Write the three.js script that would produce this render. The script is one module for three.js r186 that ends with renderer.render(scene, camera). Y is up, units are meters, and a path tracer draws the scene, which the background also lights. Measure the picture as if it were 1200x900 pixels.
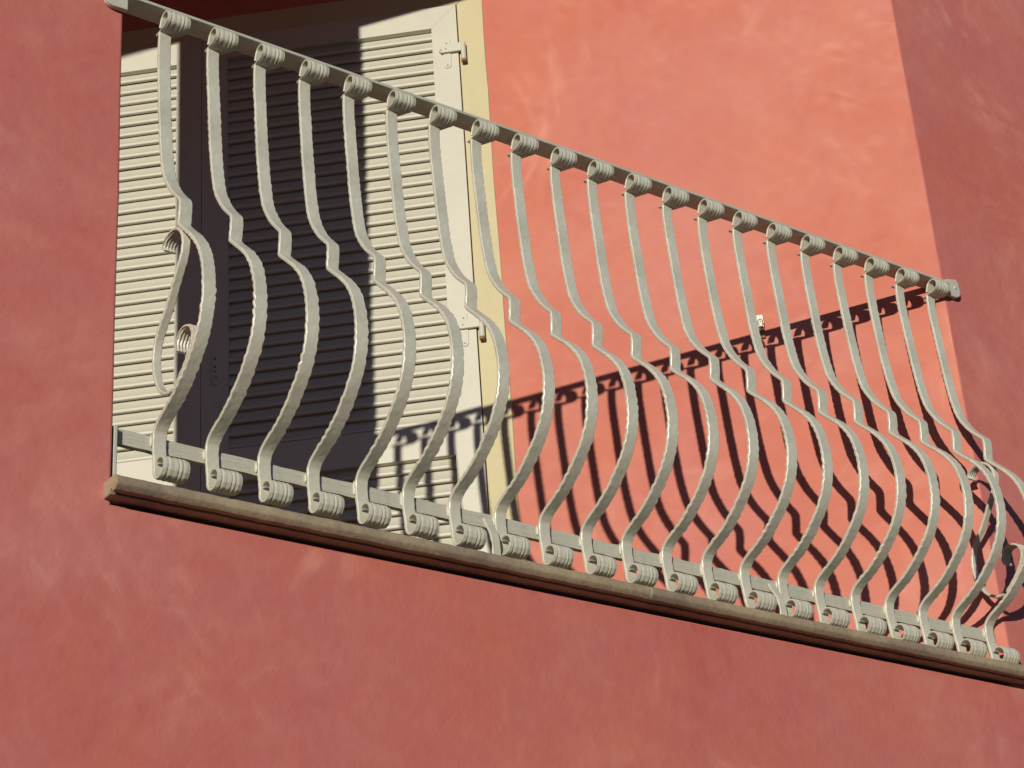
import * as THREE from 'three';
import { RoundedBoxGeometry } from 'three/addons/geometries/RoundedBoxGeometry.js';
import { mergeGeometries, toCreasedNormals } from 'three/addons/utils/BufferGeometryUtils.js';

// ---------------------------------------------------------------- camera, sky, sun, exposure
const W = 1024, H = 768;
const renderer = new THREE.WebGLRenderer({ antialias: true });
renderer.setSize(W, H);
renderer.toneMapping = THREE.LinearToneMapping;
renderer.toneMappingExposure = 1.0;
renderer.shadowMap.enabled = true;
renderer.shadowMap.type = THREE.PCFSoftShadowMap;

const scene = new THREE.Scene();
const Y0 = 4.314;                               // height of the railing's upper scrolls above the street
const camera = new THREE.PerspectiveCamera(2 * Math.atan(450 / 2530.6) * 180 / Math.PI, W / H, 0.05, 3000);
{
  const yaw = 0.6489, pitch = 0.48397, roll = -0.07254;
  const f = new THREE.Vector3(Math.sin(yaw) * Math.cos(pitch), Math.sin(pitch), -Math.cos(yaw) * Math.cos(pitch));
  const r = new THREE.Vector3(Math.cos(yaw), 0, Math.sin(yaw));
  const u = new THREE.Vector3().crossVectors(r, f);
  const c = Math.cos(roll), s = Math.sin(roll);
  const rr = r.clone().multiplyScalar(c).addScaledVector(u, s);
  const uu = u.clone().multiplyScalar(c).addScaledVector(r, -s);
  camera.quaternion.setFromRotationMatrix(new THREE.Matrix4().makeBasis(rr, uu, f.clone().negate()));
  camera.position.set(-1.5895, Y0 - 2.7143, 3.1607);
}
const SKY = 0.75;
const SUN_AZ = 0.6945, SUN_TAN = 0.151;
const sunDir = new THREE.Vector3(-Math.cos(SUN_AZ), SUN_TAN, Math.sin(SUN_AZ)).normalize();
{
  const w = 256, h = 128, d = new Float32Array(w * h * 4), v = new THREE.Vector3();
  for (let y = 0; y < h; y++) for (let x = 0; x < w; x++) {
    const el = ((y + 0.5) / h - 0.5) * Math.PI, az = ((x + 0.5) / w - 0.5) * 2 * Math.PI;
    v.set(Math.cos(el) * Math.cos(az), Math.sin(el), Math.cos(el) * Math.sin(az));
    const t = Math.pow(1 - Math.max(0, v.y), 3), g = Math.max(0, v.dot(sunDir)), glow = Math.pow(g, 6) * 0.16;
    const c = v.y < -0.02 ? [0.05, 0.048, 0.045] : [0.045 + 0.08 * t + glow, 0.122 + 0.12 * t + glow * 0.85, 0.290 + 0.10 * t + glow * 0.6];
    for (let k = 0; k < 3; k++) d[(y * w + x) * 4 + k] = c[k] * SKY; d[(y * w + x) * 4 + 3] = 1;
  }
  const sky = new THREE.DataTexture(d, w, h, THREE.RGBAFormat, THREE.FloatType);
  sky.mapping = THREE.EquirectangularReflectionMapping; sky.magFilter = THREE.LinearFilter; sky.minFilter = THREE.LinearFilter; sky.wrapS = THREE.RepeatWrapping; sky.needsUpdate = true;
  scene.background = sky; scene.environment = sky;
}

const sun = new THREE.DirectionalLight(new THREE.Color(1.0, 0.93, 0.81), 4.0);
sun.position.copy(sunDir).multiplyScalar(20).add(new THREE.Vector3(1, Y0, -0.5));
sun.target.position.set(1, Y0, -0.5);
sun.castShadow = true;
sun.shadow.mapSize.set(4096, 4096);
Object.assign(sun.shadow.camera, { left: -5, right: 5, top: 5, bottom: -5, near: 1, far: 60 });
sun.shadow.radius = 1;
scene.add(sun, sun.target);

// ---------------------------------------------------------------- helpers
function rng(seed) { return () => { seed |= 0; seed = seed + 0x6D2B79F5 | 0; let t = Math.imul(seed ^ seed >>> 15, 1 | seed); t = t + Math.imul(t ^ t >>> 7, 61 | t) ^ t; return ((t ^ t >>> 14) >>> 0) / 4294967296; }; }
const names = new Map();
function numbered(n) { const k = names.get(n) || 0; names.set(n, k + 1); return k ? n + '_' + String(k).padStart(3, '0') : n; }
function shade(o) { o.castShadow = true; o.receiveShadow = true; return o; }
function mesh(name, geo, mat, parent) { const m = shade(new THREE.Mesh(geo, mat)); m.name = name; parent.add(m); return m; }
function thing(name, label, category, x = 0, y = 0, z = 0, group) {
  const g = new THREE.Group(); g.name = numbered(name); g.position.set(x, y, z); scene.add(g);
  g.userData.label = label; g.userData.category = category; if (group) g.userData.group = group;
  return g;
}
function structure(name, geo, mat) { const m = mesh(numbered(name), geo, mat, scene); m.userData.kind = 'structure'; return m; }
function box(x0, x1, y0, y1, z0, z1, r = 0.0015) {
  const g = new RoundedBoxGeometry(x1 - x0, y1 - y0, z1 - z0, 2, Math.min(r, (x1 - x0) / 2.1, (y1 - y0) / 2.1, (z1 - z0) / 2.1));
  g.translate((x0 + x1) / 2, (y0 + y1) / 2, (z0 + z1) / 2); return g;
}
// periodic value noise
function lattice(seed, n) { const r = rng(seed), a = new Float32Array(n * n); for (let i = 0; i < a.length; i++) a[i] = r(); return a; }
function noiseField(size, seed, cx, cy = cx) {            // cx, cy cells across the tile
  const n = 256, L = lattice(seed, n), out = new Float32Array(size * size);
  const xi0 = new Int32Array(size), xi1 = new Int32Array(size), xf = new Float32Array(size);
  for (let x = 0; x < size; x++) { const v = x / size * cx, i = Math.floor(v), f = v - i; xi0[x] = (i % cx) % n; xi1[x] = ((i + 1) % cx) % n; xf[x] = f * f * (3 - 2 * f); }
  for (let y = 0; y < size; y++) {
    const v = y / size * cy, i = Math.floor(v), f = v - i, g = f * f * (3 - 2 * f);
    const r0 = ((i % cy) % n) * n, r1 = (((i + 1) % cy) % n) * n;
    for (let x = 0; x < size; x++) {
      const a = L[r0 + xi0[x]], b = L[r0 + xi1[x]], c = L[r1 + xi0[x]], d = L[r1 + xi1[x]], t = xf[x];
      out[y * size + x] = (a + (b - a) * t) * (1 - g) + (c + (d - c) * t) * g - 0.5;
    }
  }
  return out;
}
function addField(dst, src, k) { for (let i = 0; i < dst.length; i++) dst[i] += src[i] * k; }
function texFromRGB(size, fn, srgb) {
  const d = new Uint8Array(size * size * 4), c = [0, 0, 0];
  for (let i = 0; i < size * size; i++) { fn(i, c); d[i * 4] = c[0]; d[i * 4 + 1] = c[1]; d[i * 4 + 2] = c[2]; d[i * 4 + 3] = 255; }
  const t = new THREE.DataTexture(d, size, size); t.wrapS = t.wrapT = THREE.RepeatWrapping;
  t.magFilter = THREE.LinearFilter; t.minFilter = THREE.LinearMipmapLinearFilter; t.generateMipmaps = true;
  if (srgb) t.colorSpace = THREE.SRGBColorSpace; t.needsUpdate = true; return t;
}
const toS = v => { v = Math.max(0, Math.min(1, v)); return 255 * (v <= 0.0031308 ? 12.92 * v : 1.055 * Math.pow(v, 1 / 2.4) - 0.055); };

// ---------------------------------------------------------------- stucco: brushed lime paint, 4 m tile
const TS = 2048, TILE = 4;
const washL = new Float32Array(TS * TS), washH = new Float32Array(TS * TS), relief = new Float32Array(TS * TS);
{
  for (const [s, c, k] of [[11, 6, 0.26], [12, 13, 0.28], [13, 29, 0.20], [14, 61, 0.16], [15, 140, 0.17], [16, 233, 0.10]]) addField(washL, noiseField(TS, s, c, Math.round(c * 1.13)), k);
  for (const [s, c, k] of [[21, 5, 0.35], [22, 11, 0.5], [23, 23, 0.5], [24, 57, 0.4], [25, 150, 0.3]]) addField(washH, noiseField(TS, s, c), k);
  // brush wisps: patches of short curved strokes, each a bundle of bristle lines that break up along the stroke
  const r = rng(77);
  const sL = new Float32Array(TS * TS), sH = new Float32Array(TS * TS);
  const stroke = (cx, cy, dir, len, bend, wpx, amp, hue) => {
    const br = []; for (let b = 0; b <= wpx; b++) br.push(r() < 0.3 ? 0.1 : 0.3 + 0.7 * r());
    const ph = r() * 10, steps = Math.ceil(len * 1.3);
    for (let i = 0; i <= steps; i++) {
      const t = i / steps, a = dir + bend * (t - 0.5), along = (t - 0.5) * len;
      const mx = cx + Math.cos(dir) * along - Math.sin(dir) * bend * along * along / len * 0.5, my = cy + Math.sin(dir) * along + Math.cos(dir) * bend * along * along / len * 0.5;
      const fade = Math.pow(Math.sin(Math.PI * Math.pow(t, 0.75)), 1.2) * (0.65 + 0.35 * Math.sin(t * 9 + ph));
      for (let b = 0; b <= wpx; b++) {
        const e = Math.sin(Math.PI * b / wpx), o = b - wpx / 2;
        const px = ((Math.round(mx - Math.sin(a) * o) % TS) + TS) % TS, py = ((Math.round(my + Math.cos(a) * o) % TS) + TS) % TS;
        const v = fade * e * br[b], id = py * TS + px;
        sL[id] += amp * v; sH[id] += hue * v; relief[id] += (br[b] - 0.5) * fade * e * 0.06;
      }
    }
  };
  for (let k = 0; k < 420; k++) {                       // wisps gathered in patches
    const cx = r() * TS, cy = r() * TS, dir = r() * 6.283, spread = 25 + r() * 60, bend = (r() - 0.5) * 2.4, sgn = r() < 0.72 ? 1 : -0.8, power = 0.22 + 0.55 * r() * r();
    const n = 4 + Math.floor(r() * 12);
    for (let i = 0; i < n; i++) stroke(cx + (r() - 0.5) * 2 * spread, cy + (r() - 0.5) * 2 * spread, dir + (r() - 0.5) * 0.7, 30 + r() * 110, bend + (r() - 0.5) * 0.6, 6 + r() * 20, sgn * power * (0.4 + 0.6 * r()), (r() - 0.35) * 0.12);
  }
  for (let k = 0; k < 3000; k++) stroke(r() * TS, r() * TS, r() * 6.283, 20 + r() * 80, (r() - 0.5) * 1.8, 3 + r() * 12, (r() < 0.55 ? 1 : -1) * (0.06 + 0.16 * r()), (r() - 0.5) * 0.25);
  const blur = (a, rad) => {                            // wrapped box blur, both ways: paint bleeds into the damp plaster
    const tmp = new Float32Array(a.length), n = 2 * rad + 1;
    for (let y = 0; y < TS; y++) { let acc = 0; for (let k = -rad; k <= rad; k++) acc += a[y * TS + ((k + TS) % TS)]; for (let x = 0; x < TS; x++) { tmp[y * TS + x] = acc / n; acc += a[y * TS + (x + rad + 1) % TS] - a[y * TS + (x - rad + TS) % TS]; } }
    for (let x = 0; x < TS; x++) { let acc = 0; for (let k = -rad; k <= rad; k++) acc += tmp[((k + TS) % TS) * TS + x]; for (let y = 0; y < TS; y++) { a[y * TS + x] = acc / n; acc += tmp[((y + rad + 1) % TS) * TS + x] - tmp[((y - rad + TS) % TS) * TS + x]; } }
  };
  const fine = sL.slice(); blur(sL, 5); blur(sL, 4); blur(fine, 1); blur(sH, 5); blur(sH, 4);
  for (let i = 0; i < washL.length; i++) { washL[i] += sL[i] * 0.46 + fine[i] * 0.60; washH[i] += sH[i] * 1.3; }
  for (const [s, c, k] of [[31, 40, 0.5], [32, 110, 0.5], [33, 250, 0.5], [34, 600, 0.35]]) addField(relief, noiseField(TS, s, c), k);
}
function stuccoMap(base, light, warm, kL, kH) {
  return texFromRGB(TS, (i, c) => {
    const l = washL[i] * kL, h = washH[i] * kH;
    for (let k = 0; k < 3; k++) {
      let v = base[k]; v += (light[k] - base[k]) * (l < 0 ? Math.max(-0.8, l * 0.7) : Math.min(1.3, l)); v += (warm[k] - base[k]) * Math.max(-1, Math.min(1.2, h));
      c[k] = toS(v);
    }
  }, true);
}
const reliefMap = texFromRGB(TS, (i, c) => { c[0] = c[1] = c[2] = Math.max(0, Math.min(255, 128 + relief[i] * 110)); });
const setTile = t => { t.repeat.set(1 / TILE, 1 / TILE); return t; };
setTile(reliefMap);
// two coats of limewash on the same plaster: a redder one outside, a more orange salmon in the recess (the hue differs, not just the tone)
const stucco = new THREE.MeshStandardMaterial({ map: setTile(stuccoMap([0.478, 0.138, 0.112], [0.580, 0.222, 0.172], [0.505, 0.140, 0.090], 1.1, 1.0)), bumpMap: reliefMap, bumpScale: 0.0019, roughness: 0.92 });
const salmonStucco = new THREE.MeshStandardMaterial({ map: setTile(stuccoMap([0.540, 0.176, 0.121], [0.640, 0.268, 0.195], [0.565, 0.172, 0.090], 1.1, 1.0)), bumpMap: reliefMap, bumpScale: 0.0019, roughness: 0.92 });

// ---------------------------------------------------------------- other materials
const S5 = 512;
function smallNoise(seed, list) { const a = new Float32Array(S5 * S5); list.forEach(([c, k, cy], j) => addField(a, noiseField(S5, seed + j, c, cy || c), k)); return a; }
const hammer = smallNoise(101, [[12, 0.6], [26, 0.7], [60, 0.35], [128, 0.2]]);
const hammerBump = texFromRGB(S5, (i, c) => { c[0] = c[1] = c[2] = Math.max(0, Math.min(255, 128 + hammer[i] * 150)); });
hammerBump.repeat.set(1 / 0.25, 1 / 0.25);
const ironTint = smallNoise(140, [[5, 0.7], [13, 0.5], [40, 0.4], [110, 0.3]]);
const speck = smallNoise(150, [[70, 0.9], [128, 0.5], [9, 0.35]]);
const ironMap = texFromRGB(S5, (i, c) => { const v = ironTint[i]; if (speck[i] > 0.62) { const k = Math.min(1, (speck[i] - 0.62) * 9); c[0] = toS(0.49 - 0.25 * k); c[1] = toS(0.485 - 0.36 * k); c[2] = toS(0.395 - 0.335 * k); return; } c[0] = toS(0.498 + v * 0.10); c[1] = toS(0.484 + v * 0.10); c[2] = toS(0.388 + v * 0.09); }, true);
ironMap.repeat.set(1 / 0.5, 1 / 0.5);
const iron = new THREE.MeshPhysicalMaterial({ map: ironMap, bumpMap: hammerBump, bumpScale: 0.0008, roughness: 0.38, clearcoat: 0.12, clearcoatRoughness: 0.3 });
const ironSmooth = new THREE.MeshPhysicalMaterial({ map: ironMap, bumpMap: hammerBump, bumpScale: 0.0005, roughness: 0.46, clearcoat: 0.08, clearcoatRoughness: 0.3 });
const paintN = smallNoise(160, [[4, 0.6], [9, 0.5], [30, 0.4], [90, 0.3]]);
const paintMap = (b, k) => { const t = texFromRGB(S5, (i, c) => { const v = 1 + paintN[i] * k; for (let j = 0; j < 3; j++) c[j] = toS(b[j] * v); }, true); t.repeat.set(1 / 0.6, 1 / 0.6); return t; };
const paintBump = texFromRGB(S5, (i, c) => { c[0] = c[1] = c[2] = Math.max(0, Math.min(255, 128 + paintN[i] * 120)); }); paintBump.repeat.set(1 / 0.2, 1 / 0.2);
const shutterPaint = new THREE.MeshStandardMaterial({ map: paintMap([0.545, 0.528, 0.430], 0.07), bumpMap: paintBump, bumpScale: 0.0004, roughness: 0.5 });
const framePaint = new THREE.MeshStandardMaterial({ map: paintMap([0.55, 0.485, 0.285], 0.08), bumpMap: paintBump, bumpScale: 0.0006, roughness: 0.7 });
const rust = new THREE.MeshStandardMaterial({ color: new THREE.Color().setRGB(0.26, 0.14, 0.075), roughness: 0.9 });
const darkMetal = new THREE.MeshStandardMaterial({ color: new THREE.Color().setRGB(0.055, 0.052, 0.055), roughness: 0.6 });
const screwGrey = new THREE.MeshStandardMaterial({ color: new THREE.Color().setRGB(0.27, 0.25, 0.19), roughness: 0.6 });
const whitePlastic = new THREE.MeshStandardMaterial({ color: new THREE.Color().setRGB(0.70, 0.67, 0.56), roughness: 0.5 });
const stoneN = smallNoise(180, [[3, 0.7], [8, 0.6], [22, 0.5], [64, 0.45], [128, 0.4]]);
const stoneMap = texFromRGB(S5, (i, c) => { const v = stoneN[i]; c[0] = toS(0.290 + v * 0.12); c[1] = toS(0.225 + v * 0.10); c[2] = toS(0.145 + v * 0.05); }, true); stoneMap.repeat.set(1 / 0.7, 1 / 0.7);
const stoneBump = texFromRGB(S5, (i, c) => { c[0] = c[1] = c[2] = Math.max(0, Math.min(255, 128 + stoneN[i] * 120)); }); stoneBump.repeat.set(1 / 0.25, 1 / 0.25);
const stone = new THREE.MeshStandardMaterial({ map: stoneMap, bumpMap: stoneBump, bumpScale: 0.0012, roughness: 0.75 });
const asphalt = new THREE.MeshStandardMaterial({ color: new THREE.Color().setRGB(0.06, 0.058, 0.055), roughness: 0.95 });
const floorTile = new THREE.MeshStandardMaterial({ color: new THREE.Color().setRGB(0.22, 0.12, 0.08), roughness: 0.8 });

// ---------------------------------------------------------------- the setting
const ZF = -0.0144, XL = -0.0827, XC = 2.2290, TH = 0.76132;     // facade plane, opening edges, turn of the recessed wall
const LINTEL = 1.339, SILL = -1.085;
const TILT = 0.0092;                                            // the sill rises slightly to the right
function extrude(shape, depth, bevel = 0) {
  return new THREE.ExtrudeGeometry(shape, bevel ? { depth: depth - 2 * bevel, bevelEnabled: true, bevelThickness: bevel, bevelSize: bevel, bevelOffset: -bevel, bevelSegments: 3, curveSegments: 8 } : { depth, bevelEnabled: false });
}
const poly = pts => { const s = new THREE.Shape(); pts.forEach(([x, y], i) => i ? s.lineTo(x, y) : s.moveTo(x, y)); s.closePath(); return s; };
const hole = pts => { const s = new THREE.Path(); pts.forEach(([x, y], i) => i ? s.lineTo(x, y) : s.moveTo(x, y)); s.closePath(); return s; };

{ const g = new THREE.PlaneGeometry(600, 600); g.rotateX(-Math.PI / 2); structure('street', g, asphalt); }

const edgeRand = rng(909);
function handEdge(x0, y0, x1, y1, inward, amp) {          // plaster arris drawn by hand: slow wobble plus small nicks
  const n = 60, out = [], a = edgeRand() * 6, b = edgeRand() * 6;
  for (let i = 0; i <= n; i++) { const t = i / n, w = (0.5 + 0.3 * Math.sin(t * 9 + a) + 0.2 * Math.sin(t * 31 + b)) * amp + (edgeRand() < 0.12 ? amp * 0.5 * edgeRand() : 0); out.push([x0 + (x1 - x0) * t + inward * w, y0 + (y1 - y0) * t]); }
  return out;
}
const house = thing('house_wall', 'red stucco house wall that the railing and coping are fixed to', 'wall', 0, 0, 0);
{
  const s = poly([[-5, 0], [6, 0], [6, Y0 + 3.6], [-5, Y0 + 3.6]]);
  s.holes.push(hole([...handEdge(XL - 0.002, Y0 + SILL + XL * TILT, XL - 0.002, Y0 + LINTEL, 1, 0.003), ...handEdge(XC, Y0 + LINTEL, XC, Y0 + SILL + XC * TILT, -1, 0.003)]));
  s.holes.push(hole([[-2.35, Y0 + SILL], [-2.35, Y0 + 1.468], [-0.623, Y0 + 1.468], [-0.623, Y0 + SILL]]));
  const g = extrude(s, 0.25, 0.006); g.translate(0, 0, ZF - 0.25 + 0.006);
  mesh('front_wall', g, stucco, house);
}
// recessed wall, local frame: x along the wall (0 at the corner, negative into the recess), y up, z out of the wall
const recess = thing('recess_wall', 'salmon pink stucco wall behind the wrought iron railing', 'wall', XC, Y0, ZF);
recess.rotation.y = -TH;
const DU0 = -2.7075, DU1 = -1.2110, DTOP = 1.1370, DBOT = -1.09;
{
  const s = poly([[-3.2, -1.2], [-0.001, -1.2], [-0.001, 1.65], [-3.2, 1.65]]);
  s.holes.push(hole([[DU0, DBOT], [DU0, DTOP], [DU1, DTOP], [DU1, DBOT]]));
  const g = extrude(s, 0.24); g.translate(0, 0, -0.24);
  mesh('plaster', g, salmonStucco, recess);
}
{
  const ux = Math.cos(TH), uz = Math.sin(TH), ex = XC - 3.2 * ux, ez = ZF - 3.2 * uz;   // far end of the recessed wall
  const plan = [[XC + 0.15, ZF - 0.05], [ex + 0.15, ez - 0.2], [-2.7, ez - 0.2], [-2.7, ZF - 0.24], [XC, ZF - 0.24 + 0.0]];
  const sh = poly([[XC + 0.1, -(ZF - 0.02)], [ex + 0.1, -(ez - 0.2)], [-2.65, -(ez - 0.2)], [-2.65, -(ZF - 0.02)]]);
  const fl = extrude(sh, 0.12); fl.rotateX(-Math.PI / 2); fl.translate(0, Y0 - 1.1 - 0.12, 0);
  structure('loggia_floor', fl, floorTile);
  const ce = extrude(sh, 0.12); ce.rotateX(-Math.PI / 2); ce.translate(0, Y0 + 1.6, 0);
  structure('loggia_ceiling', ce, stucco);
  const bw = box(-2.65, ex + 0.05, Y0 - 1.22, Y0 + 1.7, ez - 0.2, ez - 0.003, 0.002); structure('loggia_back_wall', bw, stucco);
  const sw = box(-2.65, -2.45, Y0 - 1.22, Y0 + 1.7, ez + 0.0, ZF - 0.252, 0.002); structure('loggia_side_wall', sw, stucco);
  const rm = new THREE.BoxGeometry(1.9, 2.6, 0.1); rm.translate(-1.96, 0.05, -0.42); 
  const backing = structure('shutter_backing', rm, floorTile); backing.position.copy(recess.position); backing.rotation.y = -TH;  // unseen panel added behind the shutters so no light leaks between the slats
}

// ---------------------------------------------------------------- stone coping on the parapet
const coping = thing('parapet_coping', 'beige stone coping with rounded nose running under the iron railing', 'coping', 0, Y0 - 1.048, 0);
{
  // section in (z, y): flat top, half-round nose, drip groove below
  const prof = [];
  const zN = 0.039, t = 0.031, r = 0.0165;
  prof.push([-0.14, 0]);
  for (let i = 0; i <= 12; i++) { const a = Math.PI / 2 - Math.PI * i / 12; prof.push([zN - r + Math.cos(a) * r, -t / 2 + Math.sin(a) * t / 2]); }
  prof.push([zN - r - 0.003, -t], [zN - r - 0.004, -t + 0.006], [zN - r - 0.010, -t + 0.006], [zN - r - 0.011, -t - 0.0005], [ZF - 0.03, -t - 0.0005], [-0.14, -t - 0.0005]);
  const cuts = [-0.098, 1.099, 2.262];
  for (let k = 0; k < 2; k++) {
    const s = poly(prof.map(([z, y]) => [-z, y]));
    const L = cuts[k + 1] - cuts[k] - 0.0025;
    let g = new THREE.ExtrudeGeometry(s, { depth: L, bevelEnabled: true, bevelThickness: 0.0015, bevelSize: 0.0015, bevelOffset: -0.0015, bevelSegments: 1, steps: 110 });
    g.rotateY(Math.PI / 2);                          // (-z) -> z, extrude axis -> x
    g.translate(cuts[k], 0, 0);
    { // worn, slightly uneven nose
      const p = g.attributes.position, wob = (x, y, z) => 0.0003 * Math.sin(x * 41 + y * 90) + 0.00025 * Math.sin(x * 97 + 2 + z * 120) + 0.0003 * Math.sin(x * 233 + y * 300) ;
      for (let i = 0; i < p.count; i++) { const x = p.getX(i), y = p.getY(i), z = p.getZ(i); if (z > 0) { const w = wob(x, y, z); p.setZ(i, z + w); p.setY(i, y + w * 0.6); } }
    }
    g = toCreasedNormals(g, 0.5);
    // uv in metres along x and around the section
    const m = mesh('coping_slab', g, stone, coping);
  }
  // pale mortar line in the joint
  const s = poly(prof.map(([z, y]) => [-z * 0.995, y * 0.97 - 0.0006]));
  const j = new THREE.ExtrudeGeometry(s, { depth: 0.0022, bevelEnabled: false }); j.rotateY(Math.PI / 2); j.translate(cuts[1] - 0.0018, 0, 0.0006);
  mesh('mortar_joint', j, new THREE.MeshStandardMaterial({ color: new THREE.Color().setRGB(0.42, 0.38, 0.30), roughness: 0.9 }), coping);
  coping.rotation.z = TILT;
}

// ---------------------------------------------------------------- iron strip lofting
function spline(pts, n, closed = false) {
  const c = new THREE.CatmullRomCurve3(pts.map(([y, z]) => new THREE.Vector3(0, y, z)), closed, 'centripetal');
  return c.getSpacedPoints(n).map(p => [p.y, p.z]);
}
// path: [y, z] points; xa(s), xb(s): edges along x; th(s): thickness; rib(xn, s): relief on the +side / -side
function strip(path, { xa, xb, th, nx = 1, ribP = null, ribN = null }) {
  const n = path.length, pos = [], idx = [], uv = []; let s = 0;
  const EA = 2, cols = 2 * (nx + 1) + 2 * EA;
  for (let i = 0; i < n; i++) {
    const a = path[Math.max(0, i - 1)], b = path[Math.min(n - 1, i + 1)], p = path[i];
    let ty = b[0] - a[0], tz = b[1] - a[1]; const l = Math.hypot(ty, tz) || 1; ty /= l; tz /= l;
    const fy = tz, fz = -ty;                         // + side normal
    if (i) s += Math.hypot(p[0] - path[i - 1][0], p[1] - path[i - 1][1]);
    const A = xa(s), B = xb(s), T = th(s), c = Math.min(0.0017, T * 0.3);
    const put = (x, h, v) => { pos.push(x, p[0] + fy * h, p[1] + fz * h); uv.push(v, s); };
    for (let k = 0; k <= nx; k++) { const t = k / nx; put(A + c + (B - A - 2 * c) * t, T / 2 + (ribP ? ribP(t, s) : 0), A + (B - A) * t); }
    put(B, T / 2 - c, B + 0.002); put(B, -T / 2 + c, B + 0.002 + T);
    for (let k = nx; k >= 0; k--) { const t = k / nx; put(A + c + (B - A - 2 * c) * t, -T / 2 - (ribN ? ribN(t, s) : 0), A + (B - A) * t + 0.1); }
    put(A, -T / 2 + c, A - 0.002 - T); put(A, T / 2 - c, A - 0.002);
  }
  for (let i = 0; i < n - 1; i++) for (let k = 0; k < cols; k++) {
    const k2 = (k + 1) % cols, a = i * cols + k, b = i * cols + k2, c = a + cols, d = b + cols;
    idx.push(a, c, b, b, c, d);
  }
  for (const [i, flip] of [[0, false], [n - 1, true]]) {
    const base = pos.length / 3; let cx = 0, cy = 0, cz = 0;
    for (let k = 0; k < cols; k++) { const o = (i * cols + k) * 3; cx += pos[o]; cy += pos[o + 1]; cz += pos[o + 2]; }
    pos.push(cx / cols, cy / cols, cz / cols); uv.push(0, 0);
    for (let k = 0; k < cols; k++) { const a = i * cols + k, b = i * cols + (k + 1) % cols; flip ? idx.push(base, b, a) : idx.push(base, a, b); }
  }
  const g = new THREE.BufferGeometry();
  g.setAttribute('position', new THREE.Float32BufferAttribute(pos, 3));
  g.setAttribute('uv', new THREE.Float32BufferAttribute(uv, 2));
  g.setIndex(idx);
  return toCreasedNormals(g, 0.52);
}
// wavy hammered edge
function hammered(seed, amp, pitch) {
  const r = rng(seed), k = []; for (let i = 0; i < 200; i++) k.push([r(), r(), r()]);
  return s => { const v = s / pitch, i = Math.floor(v), f = v - i; const [a, b] = k[i % 200]; const w = 0.15 + 0.3 * b; const t = f < w ? f / w / 2 : 0.5 + (f - w) / (1 - w) / 2; return amp * (0.45 + 0.55 * a) * Math.sin(Math.PI * t) - amp * 0.4; };
}

// ---------------------------------------------------------------- railing
const SP = 0.10851, NB = 21, BW = 0.0275, BT = 0.0075;
const railing = thing('balcony_railing', 'cream wrought iron balcony railing with belly shaped hammered bars and rolled scroll ends', 'railing', 0, Y0, 0);
const upper = [[-0.0165, -0.0240], [-0.035, -0.0262], [-0.065, -0.0270], [-0.10, -0.0255], [-0.16, -0.0220], [-0.23, -0.0170], [-0.29, -0.0115], [-0.345, -0.0035], [-0.378, 0.005], [-0.407, 0.0190], [-0.433, 0.0360], [-0.455, 0.0550], [-0.4685, 0.0675]];
const knee = [[-0.4735, 0.0700], [-0.480, 0.0703], [-0.498, 0.0690], [-0.516, 0.0657], [-0.5225, 0.0655]];
const belly = [[-0.5275, 0.0690], [-0.549, 0.0900], [-0.580, 0.1200], [-0.618, 0.1450], [-0.660, 0.1580], [-0.703, 0.1615], [-0.743, 0.1570], [-0.782, 0.1425], [-0.812, 0.1220], [-0.843, 0.0900], [-0.866, 0.0600], [-0.882, 0.0330], [-0.894, 0.0060], [-0.904, -0.0130]];
const tail = [[-0.915, -0.0245], [-0.925, -0.0282], [-0.945, -0.0290], [-0.965, -0.0268], [-0.985, -0.0240], [-1.0, -0.0230]];
const barPts = [...upper, ...knee, ...belly, ...tail];
function barGeo(seed) {
  const r = rng(seed * 3 + 1), e1 = hammered(seed, 0.0033, 0.0165 + r() * 0.004), e2 = hammered(seed + 50, 0.0033, 0.0165 + r() * 0.005), e3 = hammered(seed + 90, 0.0016, 0.019);
  const ky = (r() - 0.5) * 0.007, kz = (r() - 0.5) * 0.004, bz = (r() - 0.5) * 0.006, ph = r() * 6, uz = (r() - 0.5) * 0.003;
  const path = spline(barPts.map(([y, z]) => {
    const k = Math.exp(-Math.pow((y + 0.49) / 0.07, 2)), b = Math.exp(-Math.pow((y + 0.70) / 0.12, 2)), u = Math.exp(-Math.pow((y + 0.22) / 0.14, 2));
    return [y + ky * k, z + kz * k + bz * b + uz * u];
  }), 190);
  const amt = s => s < 0.05 ? 0.1 : s < 0.42 ? 0.75 : s < 0.58 ? 0.4 : s < 1.0 ? 1 : 0.3;
  const dev = s => 0.0012 * Math.sin(s * 5 + ph) * Math.min(1, s * 8) * Math.min(1, Math.max(0, 1.22 - s) * 8);
  return strip(path, { xa: s => dev(s) - e1(s) * amt(s) + 0.0002, xb: s => BW + dev(s) + e2(s) * amt(s), th: s => BT + e3(s) * amt(s), nx: 2 });
}
const barGeos = []; for (let k = 1; k <= NB; k++) barGeos.push(barGeo(k * 17));

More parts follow.
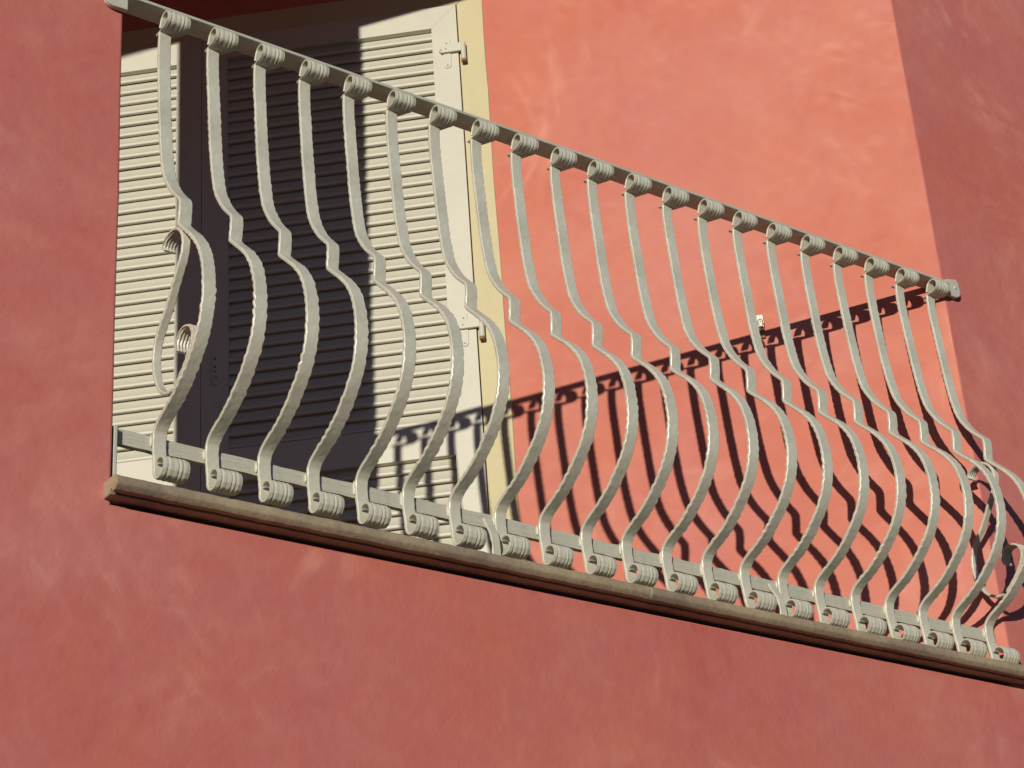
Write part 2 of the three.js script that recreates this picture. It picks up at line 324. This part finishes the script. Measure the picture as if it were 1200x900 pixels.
const ribs = 5;
const ribFn = amp => t => -amp * (0.75 + 0.5 * Math.abs(Math.sin(t * 7.3))) * Math.pow(Math.abs(Math.cos(Math.PI * (t * ribs + 0.12 * Math.sin(t * 9)))), 4.0);
const rib = ribFn(0.0013);
function lowCoilGeo(cy, cz, r, to, shrink, len) {       // starts behind, rolls down, forward and up
  const path = [], n = 44;
  for (let i = 0; i <= n; i++) { const t = i / n, a = to * t, rr = r * (1 - shrink * t); path.push([cy + Math.sin(a) * rr, cz - Math.cos(a) * rr]); }
  const grow = s => Math.min(1, s / 0.018);
  return strip(path, { xa: () => 0.0002, xb: s => BW + (len - BW) * grow(s), th: s => 0.0074 - 0.0022 * Math.min(1, s / 0.03), nx: 36, ribN: (t, s) => rib(t) * grow(s) });
}
function topCoilGeo(len) {                               // loop on top of the bar: tongue under, rolled up at the front, back down behind
  const path = spline([[-0.0175, -0.0375], [-0.0172, -0.0240], [-0.0165, -0.0110], [-0.0160, -0.0010], [-0.0120, 0.0085], [-0.0045, 0.0140], [0.0058, 0.0138], [0.0140, 0.0080], [0.0168, -0.0005], [0.0148, -0.0095], [0.0080, -0.0165], [-0.0010, -0.0205], [-0.0080, -0.0235]], 52);
  return strip(path, { xa: () => 0.0002, xb: s => BW + (len - BW) * Math.min(Math.min(1, 0.05 + s / 0.032), Math.max(0, Math.min(1, (0.094 - s) / 0.014))), th: () => 0.0046, nx: 36, ribN: (t, s) => rib(t) * Math.max(0, Math.min(1, (s - 0.018) / 0.008)), ribP: null });
}
const lowCoil = lowCoilGeo(-1.0, -0.0015, 0.0215, -Math.PI * 1.72, 0.12, 0.0520);
const topCoil = topCoilGeo(0.0500);
const jr = rng(5);
const weldGeo = (() => { const g = new THREE.SphereGeometry(1, 12, 9), p = g.attributes.position; for (let i = 0; i < p.count; i++) { const x = p.getX(i), y = p.getY(i), z = p.getZ(i), k = 1 + 0.16 * Math.sin(x * 5 + y * 7) * Math.cos(z * 6 + y * 3); p.setXYZ(i, x * 0.0030 * k, y * 0.0105 * k, z * 0.0045 * k); } g.computeVertexNormals(); return g; })();
const weldPaint = new THREE.MeshStandardMaterial({ color: new THREE.Color().setRGB(0.53, 0.51, 0.39), roughness: 0.4 });
for (let i = 0; i < NB; i++) {
  const b = mesh('baluster', barGeos[i % barGeos.length], iron, railing);
  b.position.x = i * SP + (i > 0 && i < 20 ? (jr() - 0.5) * 0.004 : 0);
  const t = mesh('scroll', topCoil, ironSmooth, b), l = mesh('scroll', lowCoil, ironSmooth, b);
  t.scale.set(0.95 + 0.1 * jr(), 1, 1); l.scale.set(0.95 + 0.1 * jr(), 1, 1);
  const w = mesh('weld', weldGeo, weldPaint, b); w.scale.set(0.8 + 0.5 * jr(), 0.8 + 0.5 * jr(), 0.9); w.position.set(-0.0005, -0.934 - 0.006 * jr(), -0.0310);
}
mesh('handrail', box(XL + 0.0005, XC + 0.004, 0.0192, 0.0268, -0.0470, 0.0050, 0.0022), ironSmooth, railing);
{
  // bottom rail with slightly uneven edges
  const g = new THREE.BoxGeometry(XC - 0.028 - XL, 0.030, 0.012, 90, 3, 1); g.translate((XC - 0.028 + XL) / 2, -0.9405, -0.0392);
  const p = g.attributes.position, r = rng(8), off = [], off2 = []; for (let i = 0; i < 200; i++) { off.push((r() - 0.5) * 0.0022); off2.push((r() - 0.5) * 0.0022); }
  for (let i = 0; i < p.count; i++) { const k = Math.round((p.getX(i) + 1) * 40); if (p.getY(i) > -0.93) p.setY(i, p.getY(i) + off[k % 200]); if (p.getY(i) < -0.95) p.setY(i, p.getY(i) + off2[k % 200]); }
  const m = mesh('bottom_rail', toCreasedNormals(g, 0.5), iron, railing);
}
for (const right of [0, 1]) {
  const s = new THREE.Shape();                       // flattened end of the handrail, bolted on the wall face
  s.moveTo(0, -0.010); s.lineTo(0.030, -0.011); s.quadraticCurveTo(0.050, -0.008, 0.050, 0.010); s.lineTo(0.048, 0.036); s.quadraticCurveTo(0.046, 0.044, 0.036, 0.044); s.lineTo(0.010, 0.038); s.quadraticCurveTo(0, 0.036, 0, 0.030); s.closePath();
  const g = new THREE.ExtrudeGeometry(s, { depth: 0.008, bevelEnabled: true, bevelThickness: 0.002, bevelSize: 0.002, bevelOffset: -0.002, bevelSegments: 2 });
  if (!right) g.scale(-1, 1, 1);
  if (!right) { const ix = g.index; const p = g.attributes.position; if (!ix) { for (let i = 0; i < p.count; i += 3) for (const nm of ['position', 'normal', 'uv']) { const a = g.attributes[nm], k = a.itemSize; for (let j = 0; j < k; j++) { const t = a.array[(i + 1) * k + j]; a.array[(i + 1) * k + j] = a.array[(i + 2) * k + j]; a.array[(i + 2) * k + j] = t; } } } g.computeVertexNormals(); }
  g.translate(right ? XC - 0.003 : XL + 0.003, 0, ZF + 0.004);
  const m = mesh('end_plate', g, ironSmooth, railing);
  const bolt = new THREE.SphereGeometry(0.0055, 12, 8, 0, Math.PI * 2, 0, Math.PI / 2); bolt.rotateX(Math.PI / 2); bolt.scale(1, 1, 0.6); bolt.translate(right ? XC + 0.030 : XL - 0.030, 0.018, ZF + 0.0135);
  mesh('bolt', bolt, ironSmooth, m);
}
// end strap of the bottom rail on the left jamb, small anchor on the right
mesh('end_strap', box(XL + 0.003, XL + 0.0105, -1.050, -0.926, -0.048, -0.0185, 0.002), ironSmooth, railing);
mesh('end_strap', box(XC - 0.030, XC - 0.012, -0.972, -0.924, -0.060, -0.033, 0.002), rust, railing);
for (const i of [7, 14]) {
  const x = i * SP - 0.027, yb = -1.047 + i * SP * TILT;
  const g = strip(spline([[-0.938, -0.0300], [-0.952, -0.0255], [-0.968, -0.0150], [-0.985, -0.0085], [-1.010, -0.0060], [yb - 0.004, -0.0055]], 24), { xa: () => x, xb: () => x + 0.021, th: () => 0.006, nx: 2 });
  mesh('leg', g, iron, railing);
}
// C scrolls inside the belly of the first and the last bar
{
  const cpath = spline([[-0.549, 0.006], [-0.540, 0.002], [-0.528, 0.012], [-0.5225, 0.036], [-0.530, 0.060], [-0.549, 0.0765], [-0.573, 0.081], [-0.597, 0.0735], [-0.617, 0.0600], [-0.641, 0.0430], [-0.667, 0.0255], [-0.691, 0.0060], [-0.713, -0.0140], [-0.736, -0.0275], [-0.761, -0.0325], [-0.790, -0.0310], [-0.820, -0.0210], [-0.846, -0.0030], [-0.862, 0.0220], [-0.866, 0.0450]], 110);
  const cgeo = (() => { const e1 = hammered(401, 0.0018, 0.018), e2 = hammered(402, 0.0018, 0.019); return strip(cpath, { xa: s => 0.001 - e1(s) * 0.8, xb: s => (s < 0.06 ? 0.029 : 0.0180 + 0.0110 * Math.max(0, 1 - (s - 0.06) / 0.05)) + e2(s) * 0.8, th: s => s < 0.04 ? 0.0055 : 0.007, nx: 24, ribP: (t, s) => s < 0.06 ? -0.0022 * Math.pow(Math.abs(Math.cos(Math.PI * t * 4.0)), 3) * Math.min(1, (0.06 - s) / 0.02) : 0, ribN: (t, s) => s < 0.075 ? -0.0022 * Math.pow(Math.abs(Math.cos(Math.PI * t * 4.0)), 3) * Math.min(1, (0.075 - s) / 0.02) : 0 }); })();
  const upath = spline([[-0.8620, 0.0560], [-0.846, 0.0775], [-0.826, 0.0985], [-0.806, 0.1140], [-0.786, 0.1205], [-0.768, 0.1140], [-0.757, 0.0965], [-0.757, 0.0770], [-0.768, 0.0640], [-0.784, 0.0600], [-0.795, 0.0640]], 70);
  const ugeo = (() => { const e1 = hammered(411, 0.0018, 0.018), e2 = hammered(412, 0.0018, 0.019); return strip(upath, { xa: s => 0.001 - e1(s) * 0.8, xb: s => (s > 0.09 ? 0.030 : 0.016 + 0.014 * Math.max(0, (s - 0.05) / 0.04)) + e2(s) * 0.8, th: s => 0.0065, nx: 24, ribP: (t, s) => s > 0.09 ? -0.0022 * Math.pow(Math.abs(Math.cos(Math.PI * t * 4.0)), 3) * Math.min(1, (s - 0.09) / 0.02) : 0, ribN: (t, s) => s > 0.10 ? -0.0022 * Math.pow(Math.abs(Math.cos(Math.PI * t * 4.0)), 3) * Math.min(1, (s - 0.10) / 0.02) : 0 }); })();
  for (const i of [0, 20]) {
    const c = mesh('c_scroll', cgeo, iron, railing); c.position.x = i * SP;
    mesh('curl', ugeo, iron, c);
  }
}

// ---------------------------------------------------------------- door frame and shutters (in the recessed wall's frame)
function onRecess(name, label, category, u, y, w, group) {
  const p = new THREE.Vector3(u, 0, w).applyAxisAngle(new THREE.Vector3(0, 1, 0), -TH);
  const g = thing(name, label, category, XC + p.x, Y0 + y, ZF + p.z, group); g.rotation.y = -TH; return g;
}
{
  const f = onRecess('door_frame', 'pale yellow painted surround of the shuttered balcony door', 'door frame', 0, 0, 0);
  const fw = 0.0735;
  const add = pts => { const g = new THREE.ExtrudeGeometry(poly(pts), { depth: 0.062, bevelEnabled: true, bevelThickness: 0.002, bevelSize: 0.002, bevelOffset: -0.002, bevelSegments: 2 }); g.translate(0, 0, -0.060); return g; };
  mesh('jamb', add([[DU1, DBOT], ...handEdge(DU1 + fw - 0.002, DBOT, DU1 + fw - 0.002, DTOP + fw, 1, 0.004), [DU1, DTOP]]), framePaint, f);
  mesh('jamb', add([[DU0 - fw, DBOT], [DU0, DBOT], [DU0, DTOP], [DU0 - fw, DTOP + fw]]), framePaint, f);
  mesh('header', add([[DU0, DTOP + 0.0003], [DU1, DTOP + 0.0003], [DU1 + fw, DTOP + fw], [DU0 - fw, DTOP + fw]]), framePaint, f);
}
const LW = 0.745, LT = 1.1335, LB = -1.04, ST = 0.0735, PITCH = 0.0366;
const slatGeo = (() => {
  const s = new THREE.Shape();                       // x: outwards, y: up
  s.moveTo(-0.0160, 0.0235); s.lineTo(-0.0108, 0.0245); s.lineTo(-0.0022, -0.0035); s.lineTo(-0.0004, -0.0052);
  s.quadraticCurveTo(0.0044, -0.0070, 0.0044, -0.0122); s.quadraticCurveTo(0.0044, -0.0175, -0.0008, -0.0178); s.lineTo(-0.0055, -0.0170); s.closePath();
  const L = LW - 2 * ST + 0.004;
  let g = new THREE.ExtrudeGeometry(s, { depth: L, bevelEnabled: false, curveSegments: 5 });
  g.rotateY(-Math.PI / 2); g.translate(L, 0, 0);       // x(out) -> z ; extrude -> x
  return toCreasedNormals(g, 0.6);
})();
// after rotateY(-90): x -> z, z -> -x
function shutterLeaf(u0, label, rightHung) {
  const leaf = onRecess('louvered_shutter', label, 'shutter', u0, 0, 0);
  const d = 0.042, zf = 0.010, e = 0.0001;
  const piece = (nm, pts) => { const g = new THREE.ExtrudeGeometry(poly(pts), { depth: d - 0.004, bevelEnabled: true, bevelThickness: 0.0008, bevelSize: 0.0006, bevelOffset: -0.0006, bevelSegments: 2 }); g.translate(0, 0, zf - d + 0.0032); return mesh(nm, g, shutterPaint, leaf); };
  piece('stile', [[0, LB], [ST, LB + ST], [ST, LT - ST], [0, LT]]);
  piece('stile', [[LW - ST, LB + ST], [LW, LB], [LW, LT], [LW - ST, LT - ST]]);
  piece('top_rail', [[0 + e, LT], [ST + e, LT - ST], [LW - ST - e, LT - ST], [LW - e, LT]]);
  piece('bottom_rail', [[0 + e, LB], [LW - e, LB], [LW - ST - e, LB + ST], [ST + e, LB + ST]]);
  piece('middle_rail', [[ST + e, -0.292], [LW - ST - e, -0.292], [LW - ST - e, -0.197], [ST + e, -0.197]]);
  const r = rng(u0 < -2 ? 31 : 32);
  for (const [top, bot] of [[LT - ST, -0.197], [-0.292, LB + ST]]) {
    const n = Math.round((top - bot) / PITCH), p = (top - bot) / n;
    for (let i = 0; i < n; i++) { const m = mesh('slat', slatGeo, shutterPaint, leaf); m.position.set(ST - 0.002, top - p * (i + 0.5) + 0.004, -0.0015 + (r() - 0.5) * 0.001); m.rotation.x = (r() - 0.5) * 0.05; m.rotation.z = (r() - 0.5) * 0.0025; }
  }
  return leaf;
}
const leafL = shutterLeaf(DU0 + 0.0025, 'cream louvered shutter leaf partly hidden behind the outer red wall', false);
const leafR = shutterLeaf(DU1 - 0.0025 - LW, 'cream louvered shutter leaf hinged to the yellow frame beside the salmon wall', true);
// hinges: strap, screw plate, pintle
for (const y of [0.976, 0.080]) {
  const hx = LW;                                     // local leaf x of the hinge edge
  const hg = mesh('hinge', (() => {
    const s = new THREE.Shape(); s.moveTo(hx - 0.048, y - 0.013); s.lineTo(hx - 0.054, y - 0.006); s.lineTo(hx - 0.054, y + 0.004); s.lineTo(hx - 0.034, y + 0.014); s.lineTo(hx + 0.022, y + 0.016); s.lineTo(hx + 0.022, y - 0.013); s.closePath();
    const g = new THREE.ExtrudeGeometry(s, { depth: 0.006, bevelEnabled: true, bevelThickness: 0.001, bevelSize: 0.001, bevelOffset: -0.001, bevelSegments: 1 }); g.translate(0, 0, 0.0135); return g;
  })(), shutterPaint, leafR);
  const s2 = new THREE.Shape(), px = hx - 0.032, pw = 0.0105; s2.moveTo(px - pw, y + 0.036); s2.lineTo(px + pw, y + 0.036); s2.lineTo(px + pw, y - 0.052); s2.absarc(px, y - 0.052, pw, 0, Math.PI, true); s2.closePath();
  const g2 = new THREE.ExtrudeGeometry(s2, { depth: 0.002, bevelEnabled: true, bevelThickness: 0.0006, bevelSize: 0.0006, bevelOffset: -0.0006, bevelSegments: 1 }); g2.translate(0, 0, 0.0102);
  mesh('screw_plate', g2, shutterPaint, hg);
  const cyl = new THREE.CylinderGeometry(0.0075, 0.0075, 0.056, 16); cyl.translate(hx + 0.0155, y - 0.016, 0.0165); mesh('pintle', cyl, shutterPaint, hg);
  const tip = new THREE.CylinderGeometry(0.0082, 0.0074, 0.008, 16); tip.translate(hx + 0.0155, y - 0.0480, 0.0165); mesh('pintle_foot', tip, rust, hg).userData.label = 'rusty foot of the hinge pin';
  for (const [sx, sy] of [[px, y + 0.022], [px, y - 0.054]]) { const sc = new THREE.CylinderGeometry(0.0026, 0.0026, 0.0012, 10); sc.rotateX(Math.PI / 2); sc.translate(sx, sy, 0.0136); mesh('screw', sc, screwGrey, hg); }
  for (const [sx, sy] of [[px - 0.002, y - 0.002], [px - 0.016, y - 0.004]]) { const sc = new THREE.CylinderGeometry(0.0024, 0.0024, 0.0012, 10); sc.rotateX(Math.PI / 2); sc.translate(sx, sy, 0.0210); mesh('screw', sc, screwGrey, hg); }
}
{ // latch plate on the meeting stile
  const s = new THREE.Shape(), w = 0.0095, cx = 0.039, y0 = 0.005, y1 = 0.090; s.moveTo(cx - w, y0); s.lineTo(cx - w, y1); s.absarc(cx, y1, w, Math.PI, 0, true); s.lineTo(cx + w, y0); s.absarc(cx, y0, w, 0, Math.PI, true); s.closePath();
  const hp = new THREE.Path(), w2 = 0.0065; hp.moveTo(cx - w2, y0 + 0.004); hp.lineTo(cx + w2, y0 + 0.004); hp.lineTo(cx + w2, y0 + 0.018); hp.lineTo(cx - w2, y0 + 0.018); hp.closePath(); s.holes.push(hp);
  const g = new THREE.ExtrudeGeometry(s, { depth: 0.003, bevelEnabled: true, bevelThickness: 0.001, bevelSize: 0.001, bevelOffset: -0.001, bevelSegments: 1 }); g.translate(0, 0, 0.0105);
  const l = mesh('latch_plate', g, shutterPaint, leafR);
  for (const y of [0.036, 0.050, 0.074]) { const sc = new THREE.CylinderGeometry(0.0028, 0.0028, 0.0015, 10); sc.rotateX(Math.PI / 2); sc.translate(cx, y, 0.0150); mesh('screw', sc, darkMetal, l); }
}
// ---------------------------------------------------------------- small white clip on the wall
{
  const c = onRecess('wall_clip', 'small white cable clip with a screw on the salmon wall above the railing shadow', 'clip', -0.475, -0.020, 0);
  mesh('base', box(-0.009, 0.009, -0.016, 0.020, 0.0003, 0.012, 0.002), whitePlastic, c);
  mesh('socket', box(-0.0085, 0.0085, -0.046, -0.0165, 0.0003, 0.008, 0.002), rust, c);
  const cap = new THREE.CylinderGeometry(0.0092, 0.0092, 0.008, 20); cap.rotateX(Math.PI / 2); cap.translate(0, -0.004, 0.014); mesh('cap', cap, whitePlastic, c);
  const rim = new THREE.TorusGeometry(0.0066, 0.0011, 8, 20); rim.translate(0, -0.004, 0.0180); mesh('rim', rim, darkMetal, c);
  const sc = new THREE.SphereGeometry(0.0018, 10, 8); sc.translate(0, -0.004, 0.0182); mesh('screw', sc, darkMetal, c);
  const hook = new THREE.CylinderGeometry(0.0045, 0.0045, 0.020, 14); hook.rotateX(Math.PI / 2); hook.translate(0, -0.0145, 0.0105); mesh('hook', hook, whitePlastic, c);
}
renderer.render(scene, camera);
